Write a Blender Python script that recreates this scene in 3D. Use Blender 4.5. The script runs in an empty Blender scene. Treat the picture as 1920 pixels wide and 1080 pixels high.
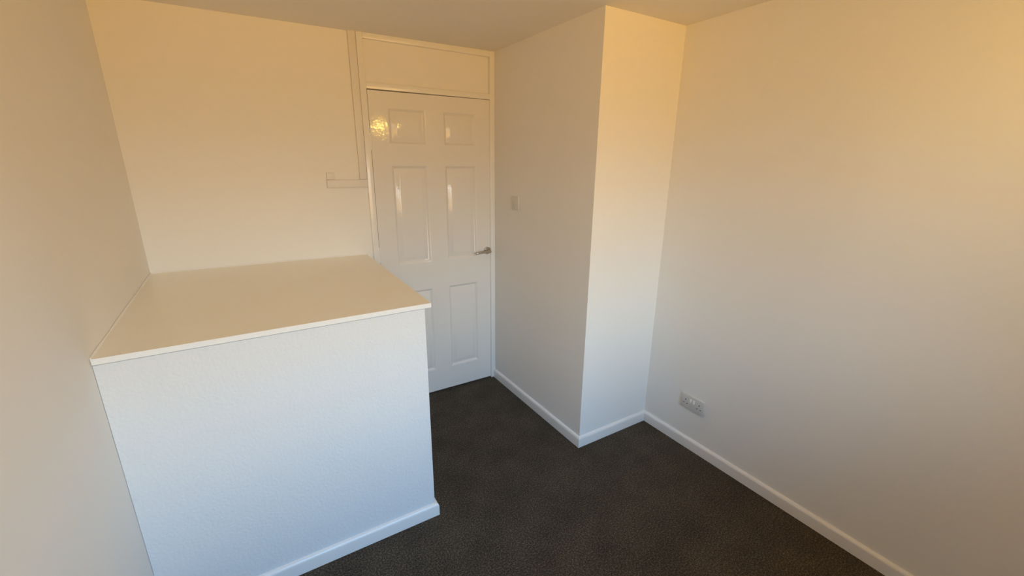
import bpy, bmesh, math, random
from mathutils import Matrix, Vector

S = bpy.context.scene
COL = S.collection

# ------------------------------------------------------------------ camera
CAM = (-0.6595, -2.6419, 1.6051)
YAW, PITCH, ROLL, FPX = 0.5522, -0.2860, 0.0090, 801.2
cam_d = bpy.data.cameras.new('camera')
cam_d.sensor_width = 36.0
cam_d.lens = 36.0 * FPX / 1920.0
cam_d.clip_start = 0.02
cam = bpy.data.objects.new('camera', cam_d)
COL.objects.link(cam)
fw = Vector((math.sin(YAW) * math.cos(PITCH), math.cos(YAW) * math.cos(PITCH), math.sin(PITCH)))
rt = Vector((math.cos(YAW), -math.sin(YAW), 0))
up = rt.cross(fw)
r1 = rt * math.cos(ROLL) + up * math.sin(ROLL)
u1 = -rt * math.sin(ROLL) + up * math.cos(ROLL)
cam.matrix_world = Matrix(((r1.x, u1.x, -fw.x, CAM[0]), (r1.y, u1.y, -fw.y, CAM[1]), (r1.z, u1.z, -fw.z, CAM[2]), (0, 0, 0, 1)))
S.camera = cam

# ------------------------------------------------------------------ exposure
S.view_settings.view_transform = 'Standard'
S.view_settings.look = 'None'
S.view_settings.exposure = 0.03
S.view_settings.gamma = 1.0
S.view_settings.use_curve_mapping = False
S.cycles.use_denoising = True
S.cycles.max_bounces = 10
S.cycles.diffuse_bounces = 7
S.cycles.sample_clamp_indirect = 8.0

# ------------------------------------------------------------------ sky: colour by elevation (sine of the angle above the horizon)
# evening sun on the ground and houses below the horizon, pale band above it, blue overhead
SKY = [(-1.0, (10.9, 5.4, 0.72)), (-0.3, (10.9, 5.4, 0.72)), (0.0, (5.5, 3.5, 1.75)), (0.2, (11.0, 12.2, 12.6)), (0.5, (3.0, 8.4, 15.5)), (1.0, (2.6, 7.6, 14.2))]
SKY_GAIN = 1.0
LAMP = (1.0, 0.65, 0.12)
LAMP_GAIN = 210.0
w = bpy.data.worlds.new('sky')
S.world = w
w.use_nodes = True
nt = w.node_tree
nt.nodes.clear()
tc = nt.nodes.new('ShaderNodeTexCoord')
sx = nt.nodes.new('ShaderNodeSeparateXYZ')
mr = nt.nodes.new('ShaderNodeMapRange')
mr.inputs['From Min'].default_value = -1
mr.inputs['From Max'].default_value = 1
rp = nt.nodes.new('ShaderNodeValToRGB')
while len(rp.color_ramp.elements) < len(SKY):
    rp.color_ramp.elements.new(0.5)
for e, (z, c) in zip(rp.color_ramp.elements, SKY):
    e.position = z * 0.5 + 0.5
    e.color = (*c, 1)
bg = nt.nodes.new('ShaderNodeBackground')
bg.inputs['Strength'].default_value = SKY_GAIN
wo = nt.nodes.new('ShaderNodeOutputWorld')
nt.links.new(tc.outputs['Generated'], sx.inputs[0])
nt.links.new(sx.outputs['Z'], mr.inputs['Value'])
nt.links.new(mr.outputs[0], rp.inputs[0])
nt.links.new(rp.outputs[0], bg.inputs['Color'])
nt.links.new(bg.outputs[0], wo.inputs['Surface'])

# ------------------------------------------------------------------ room dimensions (metres)
XL, XL0, XR = -1.1048, -1.1048, 1.3661      # left wall (front / back end), right wall
XP, XP0, YP = 0.8174, 0.8147, -1.0125        # boxed-in corner: recess face (front / back end), front face
YF = -3.40                                    # window wall
H, HB = 2.2751, 2.2600                        # ceiling, ceiling at the back left
T = 0.12                                      # wall thickness
WX0, WX1, WZ0, WZ1 = -0.92, 0.80, 0.95, 2.10  # window opening
XFL, XDL, XDR, XFR = -0.0351, 0.0, 0.7795, 0.8147   # door lining
ZD, ZT = 1.993, 2.026                         # door head, transom top
FR = -0.014                                   # door lining front

portal_d = bpy.data.lights.new('window_daylight', 'AREA')
portal_d.shape = 'RECTANGLE'
portal_d.size = WX1 - WX0
portal_d.size_y = WZ1 - WZ0
portal_d.cycles.is_portal = True
portal = bpy.data.objects.new('window_daylight', portal_d)
portal.location = ((WX0 + WX1) / 2, YF - 0.10, (WZ0 + WZ1) / 2)
portal.rotation_euler = (math.radians(90), 0, 0)
COL.objects.link(portal)


# ------------------------------------------------------------------ materials
def mat(name, col, rough=0.6, spec=0.4, bump=None, bump2=None, metal=0.0, var=None):
    m = bpy.data.materials.new(name)
    m.use_nodes = True
    n = m.node_tree
    b = n.nodes['Principled BSDF']
    b.inputs['Base Color'].default_value = (*col, 1)
    b.inputs['Roughness'].default_value = rough
    b.inputs['Specular IOR Level'].default_value = spec
    b.inputs['Metallic'].default_value = metal
    g = n.nodes.new('ShaderNodeTexCoord')
    prev = None
    for bp in (bump, bump2):
        if not bp:
            continue
        scale, strength, dist, detail = bp
        t = n.nodes.new('ShaderNodeTexNoise')
        t.inputs['Scale'].default_value = scale
        t.inputs['Detail'].default_value = detail
        n.links.new(g.outputs['Object'], t.inputs['Vector'])
        u = n.nodes.new('ShaderNodeBump')
        u.inputs['Strength'].default_value = strength
        u.inputs['Distance'].default_value = dist
        n.links.new(t.outputs['Fac'], u.inputs['Height'])
        if prev:
            n.links.new(prev.outputs[0], u.inputs['Normal'])
        prev = u
    if prev:
        n.links.new(prev.outputs[0], b.inputs['Normal'])
    if var:
        vs, amt = var
        t = n.nodes.new('ShaderNodeTexNoise')
        t.inputs['Scale'].default_value = vs
        t.inputs['Detail'].default_value = 3
        n.links.new(g.outputs['Object'], t.inputs['Vector'])
        x = n.nodes.new('ShaderNodeMix')
        x.data_type = 'RGBA'
        x.inputs[6].default_value = (*[c * (1 - amt) for c in col], 1)
        x.inputs[7].default_value = (*[min(1, c * (1 + amt)) for c in col], 1)
        n.links.new(t.outputs['Fac'], x.inputs[0])
        n.links.new(x.outputs[2], b.inputs['Base Color'])
    return m


M = {}
M['wall'] = mat('wall_paint', (0.83, 0.815, 0.79), 0.85, 0.25, (95, 0.10, 0.002, 3), (7, 0.15, 0.004, 2), var=(3, 0.012))
M['stipple'] = mat('stippled_paint', (0.76, 0.76, 0.765), 0.7, 0.3, (95, 0.6, 0.004, 3), (9, 0.25, 0.006, 2), var=(4, 0.012))
M['ceiling'] = mat('ceiling_paint', (0.80, 0.78, 0.76), 0.9, 0.2, (60, 0.12, 0.002, 2), var=(2, 0.015))
M['gloss'] = mat('white_gloss_paint', (0.82, 0.81, 0.80), 0.16, 0.5, (42, 0.16, 0.0022, 2), (5, 0.10, 0.004, 1))
M['door'] = mat('door_gloss_paint', (0.78, 0.76, 0.745), 0.045, 0.5, (85, 0.15, 0.0022, 2), (9, 0.06, 0.004, 1))
M['skirting'] = mat('skirting_gloss_paint', (0.83, 0.815, 0.80), 0.22, 0.5, (30, 0.10, 0.002, 2))
M['board'] = mat('cream_gloss_paint', (0.89, 0.855, 0.75), 0.24, 0.5, (14, 0.10, 0.003, 2), var=(2.5, 0.015))
M['edge'] = mat('white_edge_paint', (0.86, 0.855, 0.84), 0.35, 0.5, (25, 0.15, 0.002, 2))
M['caulk'] = mat('caulk', (0.85, 0.83, 0.79), 0.5, 0.4, (40, 0.3, 0.003, 2))
M['plastic'] = mat('white_plastic', (0.66, 0.645, 0.62), 0.35, 0.5, var=(40, 0.01))
M['trunking'] = mat('trunking_plastic', (0.76, 0.74, 0.72), 0.4, 0.4, (60, 0.08, 0.002, 2))
M['slot'] = mat('slot_shade', (0.02, 0.018, 0.015), 0.6, 0.3, var=(50, 0.1))
M['steel'] = mat('satin_nickel', (0.50, 0.455, 0.40), 0.30, 0.5, metal=1.0, var=(60, 0.05))
M['dark'] = mat('gap_shade', (0.03, 0.025, 0.02), 0.9, 0.1, var=(10, 0.1))
M['upvc'] = mat('window_frame_plastic', (0.82, 0.82, 0.82), 0.3, 0.5, var=(20, 0.01))

# carpet: dark brown-grey cut pile with a fine light fleck and soft tread marks
c = bpy.data.materials.new('carpet')
c.use_nodes = True
n = c.node_tree
b = n.nodes['Principled BSDF']
b.inputs['Roughness'].default_value = 0.95
b.inputs['Specular IOR Level'].default_value = 0.1
b.inputs['Sheen Weight'].default_value = 0.05
g = n.nodes.new('ShaderNodeTexCoord')


def noise(scale, detail, rough=0.5):
    t = n.nodes.new('ShaderNodeTexNoise')
    t.inputs['Scale'].default_value = scale
    t.inputs['Detail'].default_value = detail
    t.inputs['Roughness'].default_value = rough
    n.links.new(g.outputs['Object'], t.inputs['Vector'])
    return t


def ramp(src, stops):
    r = n.nodes.new('ShaderNodeValToRGB')
    while len(r.color_ramp.elements) < len(stops):
        r.color_ramp.elements.new(0.5)
    for e, (p, col) in zip(r.color_ramp.elements, stops):
        e.position = p
        e.color = (*col, 1)
    n.links.new(src, r.inputs[0])
    return r


fine = noise(150, 4, 0.75)
pile = ramp(fine.outputs['Fac'], [(0.32, (0.019, 0.015, 0.0105)), (0.50, (0.058, 0.045, 0.031)), (0.70, (0.205, 0.166, 0.122))])
tread = noise(5.5, 4, 0.6)
tr = ramp(tread.outputs['Fac'], [(0.35, (0.82, 0.82, 0.82)), (0.68, (1.16, 1.16, 1.15))])
mx = n.nodes.new('ShaderNodeMix')
mx.data_type = 'RGBA'
mx.blend_type = 'MULTIPLY'
mx.inputs[0].default_value = 1.0
n.links.new(pile.outputs[0], mx.inputs[6])
n.links.new(tr.outputs[0], mx.inputs[7])
vo = n.nodes.new('ShaderNodeTexVoronoi')
vo.inputs['Scale'].default_value = 7.0
n.links.new(g.outputs['Object'], vo.inputs['Vector'])
lint = ramp(vo.outputs['Distance'], [(0.0, (1, 1, 1)), (0.018, (0, 0, 0))])
m2 = n.nodes.new('ShaderNodeMix')
m2.data_type = 'RGBA'
m2.inputs[7].default_value = (0.30, 0.28, 0.25, 1)
n.links.new(lint.outputs[0], m2.inputs[0])
n.links.new(mx.outputs[2], m2.inputs[6])
n.links.new(m2.outputs[2], b.inputs['Base Color'])
bn = n.nodes.new('ShaderNodeBump')
bn.inputs['Strength'].default_value = 0.8
bn.inputs['Distance'].default_value = 0.004
n.links.new(fine.outputs['Fac'], bn.inputs['Height'])
n.links.new(bn.outputs[0], b.inputs['Normal'])
M['carpet'] = c

# clear window glass: lets light straight through, mirrors a little
gm = bpy.data.materials.new('window_glass')
gm.use_nodes = True
n = gm.node_tree
n.nodes.clear()
tb = n.nodes.new('ShaderNodeBsdfTransparent')
tb.inputs[0].default_value = (0.97, 0.98, 0.97, 1)
gb = n.nodes.new('ShaderNodeBsdfGlossy')
gb.inputs['Roughness'].default_value = 0.02
fr = n.nodes.new('ShaderNodeFresnel')
fr.inputs[0].default_value = 1.45
ms = n.nodes.new('ShaderNodeMixShader')
om = n.nodes.new('ShaderNodeOutputMaterial')
n.links.new(fr.outputs[0], ms.inputs[0])
n.links.new(tb.outputs[0], ms.inputs[1])
n.links.new(gb.outputs[0], ms.inputs[2])
n.links.new(ms.outputs[0], om.inputs[0])
M['glass'] = gm

em = bpy.data.materials.new('lit_bulb')
em.use_nodes = True
n = em.node_tree
n.nodes.clear()
eb = n.nodes.new('ShaderNodeEmission')
eb.inputs[0].default_value = (*LAMP, 1)
eb.inputs[1].default_value = LAMP_GAIN
om = n.nodes.new('ShaderNodeOutputMaterial')
n.links.new(eb.outputs[0], om.inputs[0])
M['bulb'] = em


# ------------------------------------------------------------------ helpers
def obj(name, bm, m, parent=None, smooth=None, loc=None):
    me = bpy.data.meshes.new(name)
    bmesh.ops.recalc_face_normals(bm, faces=bm.faces)
    bm.to_mesh(me)
    bm.free()
    me.materials.append(M[m] if isinstance(m, str) else m)
    o = bpy.data.objects.new(name, me)
    COL.objects.link(o)
    if smooth is not None:
        for p in me.polygons:
            p.use_smooth = True
        me.set_sharp_from_angle(angle=math.radians(smooth))
    if parent:
        o.parent = parent
    if loc:
        o.location = loc
    return o


def empty(name, loc=(0, 0, 0)):
    o = bpy.data.objects.new(name, None)
    o.location = loc
    o.empty_display_size = 0.1
    COL.objects.link(o)
    return o


def tag(o, label, cat, kind=None, group=None):
    o['label'] = label
    o['category'] = cat
    if kind:
        o['kind'] = kind
    if group:
        o['group'] = group
    return o


def box(bm, x0, x1, y0, y1, z0, z1, bev=0.0, seg=2):
    v = [bm.verts.new(p) for p in ((x0, y0, z0), (x1, y0, z0), (x1, y1, z0), (x0, y1, z0),
                                   (x0, y0, z1), (x1, y0, z1), (x1, y1, z1), (x0, y1, z1))]
    f = [bm.faces.new([v[i] for i in q]) for q in ((3, 2, 1, 0), (4, 5, 6, 7), (0, 1, 5, 4), (1, 2, 6, 5), (2, 3, 7, 6), (3, 0, 4, 7))]
    if bev:
        bmesh.ops.bevel(bm, geom=list({e for q in f for e in q.edges}), offset=bev, segments=seg, affect='EDGES', profile=0.5)
    return bm


def newbox(*a, **k):
    return box(bmesh.new(), *a, **k)


def prism(pts, z0, z1):
    """plan outline pts -> solid; z0 / z1 may be lists, one height per point"""
    bm = bmesh.new()
    k = len(pts)
    lo = z0 if isinstance(z0, (list, tuple)) else [z0] * k
    hi = z1 if isinstance(z1, (list, tuple)) else [z1] * k
    a = [bm.verts.new((x, y, z)) for (x, y), z in zip(pts, lo)]
    c = [bm.verts.new((x, y, z)) for (x, y), z in zip(pts, hi)]
    bm.faces.new(a[::-1])
    bm.faces.new(c)
    for i in range(k):
        j = (i + 1) % k
        bm.faces.new((a[i], a[j], c[j], c[i]))
    return bm


def lathe(bm, prof, seg=32, axis='y', centre=(0, 0, 0)):
    """prof: (radius, along) pairs"""
    rings = []
    for r, h in prof:
        ring = []
        for i in range(seg):
            t = 2 * math.pi * i / seg
            p = (r * math.cos(t), h, r * math.sin(t)) if axis == 'y' else (r * math.cos(t), r * math.sin(t), h)
            ring.append(bm.verts.new(tuple(q + cc for q, cc in zip(p, centre))))
        rings.append(ring)
    for a, c in zip(rings, rings[1:]):
        for i in range(seg):
            j = (i + 1) % seg
            bm.faces.new((a[i], a[j], c[j], c[i]))
    bm.faces.new(rings[0])
    bm.faces.new(rings[-1][::-1])
    return bm


SK_H, SK_T = 0.066, 0.015
SK_PROF = [(0.0, 0.0), (SK_T, 0.0), (SK_T, 0.050), (SK_T * 0.96, 0.0545), (SK_T * 0.84, 0.0585), (SK_T * 0.62, 0.0622), (SK_T * 0.34, 0.0648), (0.0, SK_H)]


def skirting(path):
    """rounded-top skirting swept along a wall line; the room is on the right-hand side of the path"""
    bm = bmesh.new()
    P = [Vector((*p, 0)) for p in path]
    D = [(q - p).normalized() for p, q in zip(P, P[1:])]
    rows = []
    for i, p in enumerate(P):
        ds = [D[i - 1]] if i == len(P) - 1 else ([D[0]] if i == 0 else [D[i - 1], D[i]])
        ns = [Vector((d.y, -d.x, 0)) for d in ds]
        if len(ns) == 2:
            off = (ns[0] + ns[1]) / (1 + ns[0].dot(ns[1]))
        else:
            off = ns[0]
        rows.append([bm.verts.new(p + off * a + Vector((0, 0, h + 0.0))) for a, h in SK_PROF])
    for a, c in zip(rows, rows[1:]):
        for i in range(len(SK_PROF)):
            j = (i + 1) % len(SK_PROF)
            bm.faces.new((a[i], a[j], c[j], c[i]))
    bm.faces.new(rows[0])
    bm.faces.new(rows[-1][::-1])
    return bm


# ------------------------------------------------------------------ room shell
fl = obj('floor', newbox(XL - T, XR + T, YF - T, T + 0.9, -0.10, 0.0), 'carpet')
tag(fl, 'dark grey-brown cut pile carpet with a fine light fleck', 'floor', 'structure')

ce = obj('ceiling', prism([(XL - T, YF - T), (XR + T, YF - T), (XR + T, T), (XP, T), (XFL, T), (XL0, 0.0), (XL - T, 0.0)],
                          [H, H, H, H, H, HB, HB], [H + 0.12] * 7), 'ceiling')
tag(ce, 'plain matt painted ceiling', 'ceiling', 'structure')

wl = obj('wall_left', prism([(XL, YF - T), (XL - T, YF - T), (XL - T, T), (XL, T)], -0.05, H + 0.05), 'wall')
tag(wl, 'plain cream-white wall beside the boxed-in stair top', 'wall', 'structure')

# back wall with the door opening: a left part, and a strip over nothing else (the lining fills the rest)
wb = obj('wall_back', prism([(XL0, 0.0), (XFL, 0.0), (XFL, T), (XL0, T)], -0.05, H + 0.05), 'wall')
tag(wb, 'cream-white wall between left wall and door frame, carrying the cable trunking', 'wall', 'structure')

wc = obj('wall_corner', prism([(XP, YP), (XP0, 0.0), (XP0, T), (XR + T, T), (XR + T, YP), (XR, YP)], -0.05, H + 0.05), 'wall')
tag(wc, 'boxed-in wall corner jutting out beside the door, with the light switch', 'wall', 'structure')

wr = obj('wall_right', prism([(XR, YP), (XR, YF - T), (XR + T, YF - T), (XR + T, YP)], -0.05, H + 0.05), 'wall')
tag(wr, 'long plain cream-white wall with the double socket', 'wall', 'structure')

bm = bmesh.new()
box(bm, XL, WX0, YF - T, YF, -0.05, H + 0.05)
box(bm, WX1, XR, YF - T, YF, -0.05, H + 0.05)
box(bm, WX0, WX1, YF - T, YF, -0.05, WZ0)
box(bm, WX0, WX1, YF - T, YF, WZ1, H + 0.05)
wf = obj('wall_front', bm, 'wall')
tag(wf, 'plain cream-white wall around the window', 'wall', 'structure')

# added backing behind the door gaps: near-black colour stands for the shade there
hb = obj('dark_backing', newbox(XFL, XFR, 0.10, T, -0.05, H + 0.05), 'dark')
tag(hb, 'near-black sheet added behind the door to darken its gaps', 'wall', 'structure')

# window (behind the camera)
win = empty('window_1', ((WX0 + WX1) / 2, YF - 0.06, WZ0))
tag(win, 'white plastic framed two-pane window in the wall facing the door', 'window', 'structure')
ox, oy, oz = win.location
fw_ = 0.055


def wpart(name, x0, x1, z0, z1, y0, y1, m, bev=0.004):
    return obj(name, newbox(x0 - ox, x1 - ox, y0, y1, z0 - oz, z1 - oz, bev=bev), m, win)


wpart('window_frame', WX0, WX0 + fw_, WZ0, WZ1, -0.03, 0.03, 'upvc')
wpart('window_frame', WX1 - fw_, WX1, WZ0, WZ1, -0.03, 0.03, 'upvc')
wpart('window_frame', WX0 + fw_, WX1 - fw_, WZ0, WZ0 + fw_, -0.03, 0.03, 'upvc')
wpart('window_frame', WX0 + fw_, WX1 - fw_, WZ1 - fw_, WZ1, -0.03, 0.03, 'upvc')
mxm = (WX0 + WX1) / 2
wpart('mullion', mxm - 0.03, mxm + 0.03, WZ0 + fw_, WZ1 - fw_, -0.03, 0.03, 'upvc')
wpart('pane', WX0 + fw_, mxm - 0.03, WZ0 + fw_, WZ1 - fw_, -0.003, 0.003, 'glass', 0)
wpart('pane', mxm + 0.03, WX1 - fw_, WZ0 + fw_, WZ1 - fw_, -0.003, 0.003, 'glass', 0)
wpart('window_sill', WX0 - 0.04, WX1 + 0.04, WZ0 - 0.028, WZ0 - 0.001, 0.061, 0.16, 'gloss', 0.006)

# ------------------------------------------------------------------ door lining, transom and over-door panel
tr1 = empty('trim_1', ((XFL + XFR) / 2, 0.0, 0.0))
tag(tr1, 'white gloss door frame reaching the ceiling with a blank panel over the door', 'door frame', 'structure')
tx, ty, tz = tr1.location


def tpart(name, x0, x1, y0, y1, z0, z1, m='gloss', bev=0.002):
    return obj(name, newbox(x0 - tx, x1 - tx, y0, y1, z0, z1, bev=bev), m, tr1, smooth=40)


tpart('frame_post', XFL, XDL, FR, 0.095, 0.0, H)
tpart('frame_post', XDR, XFR, FR, 0.095, 0.0, H)
tpart('frame_head', XDL, XDR, FR, 0.095, 2.242, H)
tpart('transom_rail', XDL, XDR, FR, 0.095, ZD, ZT)
tpart('over_door_panel', XDL, XDR, 0.010, 0.03, ZT, 2.242, bev=0)
tpart('door_stop', XDL, XDL + 0.012, 0.036, 0.06, 0.0, ZD, bev=0)
tpart('door_stop', XDR - 0.012, XDR, 0.036, 0.06, 0.0, ZD, bev=0)
tpart('door_stop', XDL + 0.012, XDR - 0.012, 0.036, 0.06, ZD - 0.012, ZD, bev=0)

# ------------------------------------------------------------------ six-panel door
DX0, DX1, DZ0, DZ1, DF, DB = 0.0035, 0.7789, 0.010, 1.9885, -0.006, 0.032
door = empty('door_1', (DX0, 0.0, 0.0))
tag(door, 'closed white gloss six-panel door with a satin lever handle', 'door', 'structure')
cols = [(0.112, 0.338), (0.454, 0.676)]
rows = [(0.176, 0.786), (0.969, 1.580), (1.702, 1.900)]
bm = bmesh.new()
xs = [DX0, cols[0][0], cols[0][1], cols[1][0], cols[1][1], DX1]
zs = [DZ0, rows[0][0], rows[0][1], rows[1][0], rows[1][1], rows[2][0], rows[2][1], DZ1]
vv = {}


def gv(i, j):
    if (i, j) not in vv:
        vv[(i, j)] = bm.verts.new((xs[i] - DX0, DF, zs[j] + (-0.002 + 0.0045 * xs[i] / DX1 if j == 7 else 0.0)))
    return vv[(i, j)]


for i in range(5):
    for j in range(7):
        if i in (1, 3) and j in (1, 3, 5):
            continue
        bm.faces.new((gv(i, j), gv(i + 1, j), gv(i + 1, j + 1), gv(i, j + 1)))
bx = [bm.verts.new(p) for p in ((0, DB, DZ0), (DX1 - DX0, DB, DZ0), (DX1 - DX0, DB, DZ1), (0, DB, DZ1))]
bm.faces.new(bx[::-1])
bm.faces.new([gv(i, 0) for i in range(6)] + [bx[1], bx[0]])
bm.faces.new([gv(i, 7) for i in range(6)] + [bx[2], bx[3]])
bm.faces.new([gv(0, j) for j in range(8)] + [bx[3], bx[0]])
bm.faces.new([gv(5, j) for j in range(8)] + [bx[2], bx[1]])
obj('door_leaf', bm, 'door', door)
PROF = [(0.0, 0.0), (0.0015, 0.0004), (0.004, 0.0018), (0.008, 0.0052), (0.012, 0.0088), (0.0150, 0.0108), (0.0170, 0.0115), (0.019, 0.0115),
        (0.0205, 0.0110), (0.042, 0.0026), (0.045, 0.0016), (0.048, 0.0012)]
for x0, x1 in cols:
    for z0, z1 in rows:
        bm = bmesh.new()
        rings = []
        for ins, dep in PROF:
            y = DF + dep
            rings.append([bm.verts.new((x - DX0, y, z)) for x, z in ((x0 + ins, z0 + ins), (x1 - ins, z0 + ins), (x1 - ins, z1 - ins), (x0 + ins, z1 - ins))])
        for a, c2 in zip(rings, rings[1:]):
            for i in range(4):
                j = (i + 1) % 4
                bm.faces.new((a[i], a[j], c2[j], c2[i]))
        bm.faces.new(rings[-1])
        obj('raised_panel', bm, 'door', door, smooth=28)

# painted hinges on the left edge
for z in (0.30, 1.00, 1.665):
    bm = bmesh.new()
    lathe(bm, [(0.002, 0.0), (0.005, 0.0015), (0.005, 0.095), (0.002, 0.0965)], 12, 'z', (0.0015 - DX0, FR + 0.006, z))
    obj('hinge', bm, 'gloss', door, smooth=40)

# lever handle
hx, hz = 0.7535, 1.004
hd = empty('door_handle', (hx - DX0, DF, hz))
hd.parent = door
hd['label'] = 'satin nickel lever handle on a round rose'
bm = bmesh.new()
lathe(bm, [(0.0255, 0.0), (0.026, -0.001), (0.026, -0.007), (0.0245, -0.0095), (0.0225, -0.0102)], 40, 'y')
obj('rose', bm, 'steel', hd, smooth=35)
bm = bmesh.new()
lathe(bm, [(0.0105, -0.009), (0.0100, -0.014), (0.0095, -0.036), (0.0098, -0.047), (0.008, -0.0535), (0.005, -0.056)], 28, 'y')
obj('neck', bm, 'steel', hd, smooth=45)
path = [((0.006, -0.046, 0.0), 0.0085, 0.0095), ((-0.006, -0.0475, 0.0), 0.0092, 0.0105), ((-0.022, -0.048, 0.0005), 0.0072, 0.0095),
        ((-0.045, -0.0485, 0.0003), 0.0060, 0.0088), ((-0.070, -0.0485, -0.0010), 0.0056, 0.0084), ((-0.092, -0.048, -0.0025), 0.0054, 0.0080),
        ((-0.106, -0.046, -0.0035), 0.0050, 0.0074), ((-0.111, -0.045, -0.0038), 0.0025, 0.004)]
bm = bmesh.new()
rings = []
for (px, py, pz), ry, rz in path:
    rings.append([bm.verts.new((px, py + ry * math.cos(2 * math.pi * i / 16), pz + rz * math.sin(2 * math.pi * i / 16))) for i in range(16)])
for a, c2 in zip(rings, rings[1:]):
    for i in range(16):
        j = (i + 1) % 16
        bm.faces.new((a[i], a[j], c2[j], c2[i]))
bm.faces.new(rings[0])
bm.faces.new(rings[-1][::-1])
obj('lever', bm, 'steel', hd, smooth=60)

# ------------------------------------------------------------------ skirting boards of the room
sk = obj('baseboard_right', skirting([(XP0, FR), (XP, YP), (XR, YP), (XR, YF)]), 'skirting', smooth=35)
tag(sk, 'white round-topped skirting board running round the wall corner and along the right wall', 'skirting board', 'structure')
skl = obj('baseboard_left', skirting([(XL, YF), (XL, -1.0735)]), 'skirting', smooth=35)
tag(skl, 'white skirting board along the left wall in front of the boxed-in stair top', 'skirting board', 'structure')
skf = obj('baseboard_front', skirting([(XR - SK_T, YF), (XL + SK_T, YF)]), 'skirting', smooth=35)
tag(skf, 'white skirting board under the window', 'skirting board', 'structure')

# ------------------------------------------------------------------ boxed-in stair top and its lid
BXR, BY = -0.0975, -1.0560
ZF, ZBL, ZBR = 1.0529, 1.0680, 1.0597        # lid top: front, back left, back right
TH = 0.0185
LXR, LY = -0.0736, -1.0665
st = empty('stair_box', ((XL + BXR) / 2, BY / 2, 0.0))
tag(st, 'waist-high boxed-in stair top with stippled white painted sides and skirting', 'stair box')
sx_, sy_, _ = st.location
G = 0.0012
bm = prism([(XL + G - sx_, BY - sy_), (BXR - sx_, BY - sy_), (BXR - sx_, -G - sy_), (XL + G - sx_, -G - sy_)], 0.0, ZF - TH - 0.0045)
box(bm, XL + G - sx_ + 0.01, BXR - sx_ - 0.012, BY - sy_ + 0.012, -G - sy_ - 0.01, ZF - TH - 0.0060, ZF - TH - G)
bmesh.ops.bevel(bm, geom=[e for e in bm.edges if abs(e.verts[0].co.x - (BXR - sx_)) < 1e-5 and abs(e.verts[1].co.x - (BXR - sx_)) < 1e-5
                          and abs(e.verts[0].co.y - (BY - sy_)) < 1e-5 and abs(e.verts[1].co.y - (BY - sy_)) < 1e-5], offset=0.005, segments=3, affect='EDGES')
obj('body', bm, 'stipple', st, smooth=40)
obj('skirting', skirting([(XL + G - sx_, BY - sy_), (BXR - sx_, BY - sy_), (BXR - sx_, FR - sy_)]), 'skirting', st, smooth=35)

lid = empty('box_lid', ((XL + LXR) / 2, LY / 2, ZF - TH))
tag(lid, 'cream painted board lid with a white front edge lying on the stair box', 'board')
lx, ly, lz = lid.location
EW = 0.004


def P2(x, y):
    return (x - lx, y - ly)


gap = 0.0015
zt = [ZF, ZF, ZBR, ZBL]
bm = prism([P2(XL + gap, LY + EW), P2(LXR - EW, LY + EW), P2(LXR - EW, -gap), P2(XL0 + gap, -gap)],
           [ZF - TH - lz] * 4, [z - lz for z in zt])
obj('board', bm, 'board', lid)
bm = prism([P2(XL + 0.003, LY), P2(LXR, LY), P2(LXR, LY + EW), P2(XL + 0.003, LY + EW)], [ZF - TH - lz] * 4, [ZF - lz + 0.0003] * 4)
bmesh.ops.bevel(bm, geom=bm.edges[:], offset=0.0016, segments=2, affect='EDGES')
obj('front_edge', bm, 'edge', lid, smooth=40)
bm = prism([P2(LXR - EW, LY + EW), P2(LXR, LY + EW), P2(LXR, -gap), P2(LXR - EW, -gap)], [ZF - TH - lz] * 4,
           [ZF - lz, ZF - lz, ZBR - lz, ZBR - lz])
obj('side_edge', bm, 'board', lid)
# uneven sealant bead where the lid meets the walls
random.seed(4)


def bead(p0, p1, inward, name):
    bm = bmesh.new()
    N = 48
    rows_ = []
    for i in range(N + 1):
        t = i / N
        p = Vector(p0).lerp(Vector(p1), t)
        wdt = 0.0042 + 0.0018 * math.sin(t * 19 + 1) * math.sin(t * 7) + random.uniform(-0.0005, 0.0005)
        iv = Vector(inward)
        rows_.append([bm.verts.new(p + iv * a + Vector((0, 0, hgt))) for a, hgt in
                      ((0, 0), (wdt, 0), (wdt * 0.55, wdt * 0.45), (0.0, wdt * 1.1))])
    for a, c2 in zip(rows_, rows_[1:]):
        for k in range(4):
            j = (k + 1) % 4
            bm.faces.new((a[k], a[j], c2[j], c2[k]))
    bm.faces.new(rows_[0])
    bm.faces.new(rows_[-1][::-1])
    return obj(name, bm, 'caulk', lid, smooth=60)


bead((XL0 + 0.0012 - lx, -0.0012 - ly, ZBL - lz), (LXR - 0.004 - lx, -0.0012 - ly, ZBR - lz), (0, -1, 0), 'sealant_bead')
bead((XL + 0.0012 - lx, LY + 0.006 - ly, ZF - lz), (XL0 + 0.0012 - lx, -0.0012 - ly, ZBL - lz), (1, 0, 0), 'sealant_bead')

# ------------------------------------------------------------------ cable trunking on the back wall
tk = empty('cable_trunking', (-0.055, 0.0, 1.458))
tag(tk, 'white plastic cable trunking dropping beside the door frame and turning left', 'trunking')
kx, ky, kz = tk.location


def kpart(name, x0, x1, z0, z1, d, m='trunking'):
    return obj(name, newbox(x0 - kx, x1 - kx, -d, -0.0004, z0 - kz, z1 - kz, bev=0.0015), m, tk, smooth=40)


kpart('vertical_run', -0.0765, -0.0365, 1.5025, H - 0.001, 0.014)
kpart('horizontal_run', -0.2565, -0.0365, 1.4580, 1.5015, 0.016)
kpart('upturned_end', -0.2555, -0.2145, 1.5025, 1.5400, 0.011)

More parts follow.
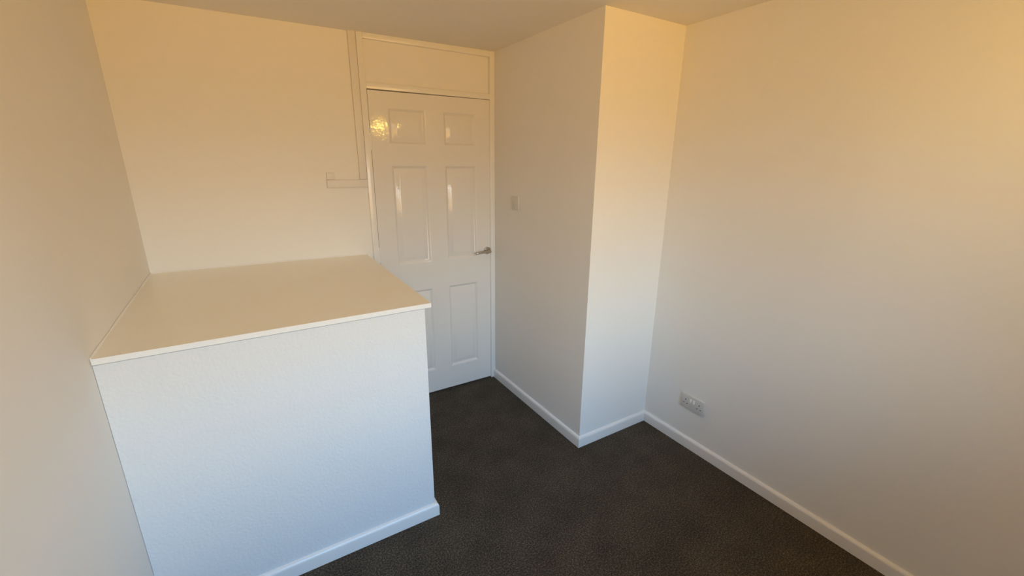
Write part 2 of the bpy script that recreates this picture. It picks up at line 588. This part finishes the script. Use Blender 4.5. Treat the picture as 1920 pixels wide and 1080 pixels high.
# ------------------------------------------------------------------ light switch on the recess face of the wall corner
wy, wz = -0.286, 1.355
wx = XP0 + (XP - XP0) * (wy / YP)
sw = empty('light_switch', (wx, wy, wz - 0.043))
tag(sw, 'white square light switch on the wall beside the door', 'light switch')
obj('faceplate', newbox(-0.0085, -0.0003, -0.043, 0.043, 0.0, 0.086, bev=0.0022), 'plastic', sw, smooth=40)
bm = newbox(-0.0125, -0.0088, -0.0105, 0.0105, 0.027, 0.059, bev=0.0012)
for v in bm.verts:
    v.co.x += (v.co.z - 0.043) * 0.10
obj('rocker', bm, 'plastic', sw, smooth=40)
for s in (-1, 1):
    bm = bmesh.new()
    lathe(bm, [(0.0032, 0.0), (0.0032, 0.0006), (0.002, 0.001)], 14, 'z')
    bmesh.ops.rotate(bm, verts=bm.verts, matrix=Matrix.Rotation(math.radians(-90), 3, 'Y'))
    bmesh.ops.translate(bm, verts=bm.verts, vec=(-0.0085, s * 0.030, 0.043))
    obj('screw', bm, 'plastic', sw, smooth=40)

# ------------------------------------------------------------------ double socket on the right wall
cy_, cz_ = -1.3465, 0.2865
so = empty('double_socket', (XR, cy_, cz_ - 0.043))
tag(so, 'white double power socket low on the long wall above the skirting', 'socket')
fpl = obj('faceplate', newbox(-0.0105, -0.0003, -0.073, 0.073, 0.0, 0.086, bev=0.0024), 'plastic', so, smooth=40)
for s in (-1, 1):
    bm = newbox(-0.0142, -0.0108, s * 0.0105 - 0.0065, s * 0.0105 + 0.0065, 0.047, 0.069, bev=0.001)
    for v in bm.verts:
        v.co.x += (v.co.z - 0.058) * 0.12
    obj('rocker', bm, 'edge', so, smooth=40)
    oc = s * 0.0435
    obj('pin_slot', newbox(-0.0109, -0.0104, oc - 0.0022, oc + 0.0022, 0.050, 0.0585), 'slot', fpl)  # solid box just proud of the plate; near-black colour paints the hole's shade
    for q in (-1, 1):
        obj('pin_slot', newbox(-0.0109, -0.0104, oc + q * 0.011 - 0.0034, oc + q * 0.011 + 0.0034, 0.029, 0.0334), 'slot', fpl)
    bm = bmesh.new()
    lathe(bm, [(0.0034, 0.0), (0.0034, 0.0006), (0.002, 0.001)], 14, 'z')
    bmesh.ops.rotate(bm, verts=bm.verts, matrix=Matrix.Rotation(math.radians(-90), 3, 'Y'))
    bmesh.ops.translate(bm, verts=bm.verts, vec=(-0.0105, s * 0.0603, 0.043))
    obj('screw', bm, 'plastic', fpl, smooth=40)

# ------------------------------------------------------------------ pendant lamp with a bare warm bulb (its glint shows in the door paint)
LX, LY_, LZ = 0.783, -2.666, 1.973
pl = empty('pendant_lamp', (LX, LY_, H))
tag(pl, 'bare warm bulb hanging from a white ceiling rose', 'pendant lamp')
bm = bmesh.new()
lathe(bm, [(0.035, -0.0005), (0.035, -0.010), (0.028, -0.020), (0.010, -0.026)], 28, 'z')
obj('ceiling_rose', bm, 'plastic', pl, smooth=40)
bm = bmesh.new()
lathe(bm, [(0.003, -0.024), (0.003, -0.195)], 10, 'z')
obj('flex', bm, 'plastic', pl, smooth=40)
bm = bmesh.new()
lathe(bm, [(0.006, -0.190), (0.016, -0.200), (0.018, -0.240), (0.016, -0.248)], 24, 'z')
obj('lamp_holder', bm, 'plastic', pl, smooth=40)
bm = bmesh.new()
lathe(bm, [(0.010, -0.246), (0.011, -0.262), (0.0135, -0.278), (0.0165, -0.290), (0.0172, -0.300), (0.0155, -0.310), (0.010, -0.317), (0.003, -0.320)], 28, 'z')
obj('bulb', bm, 'bulb', pl, smooth=60)
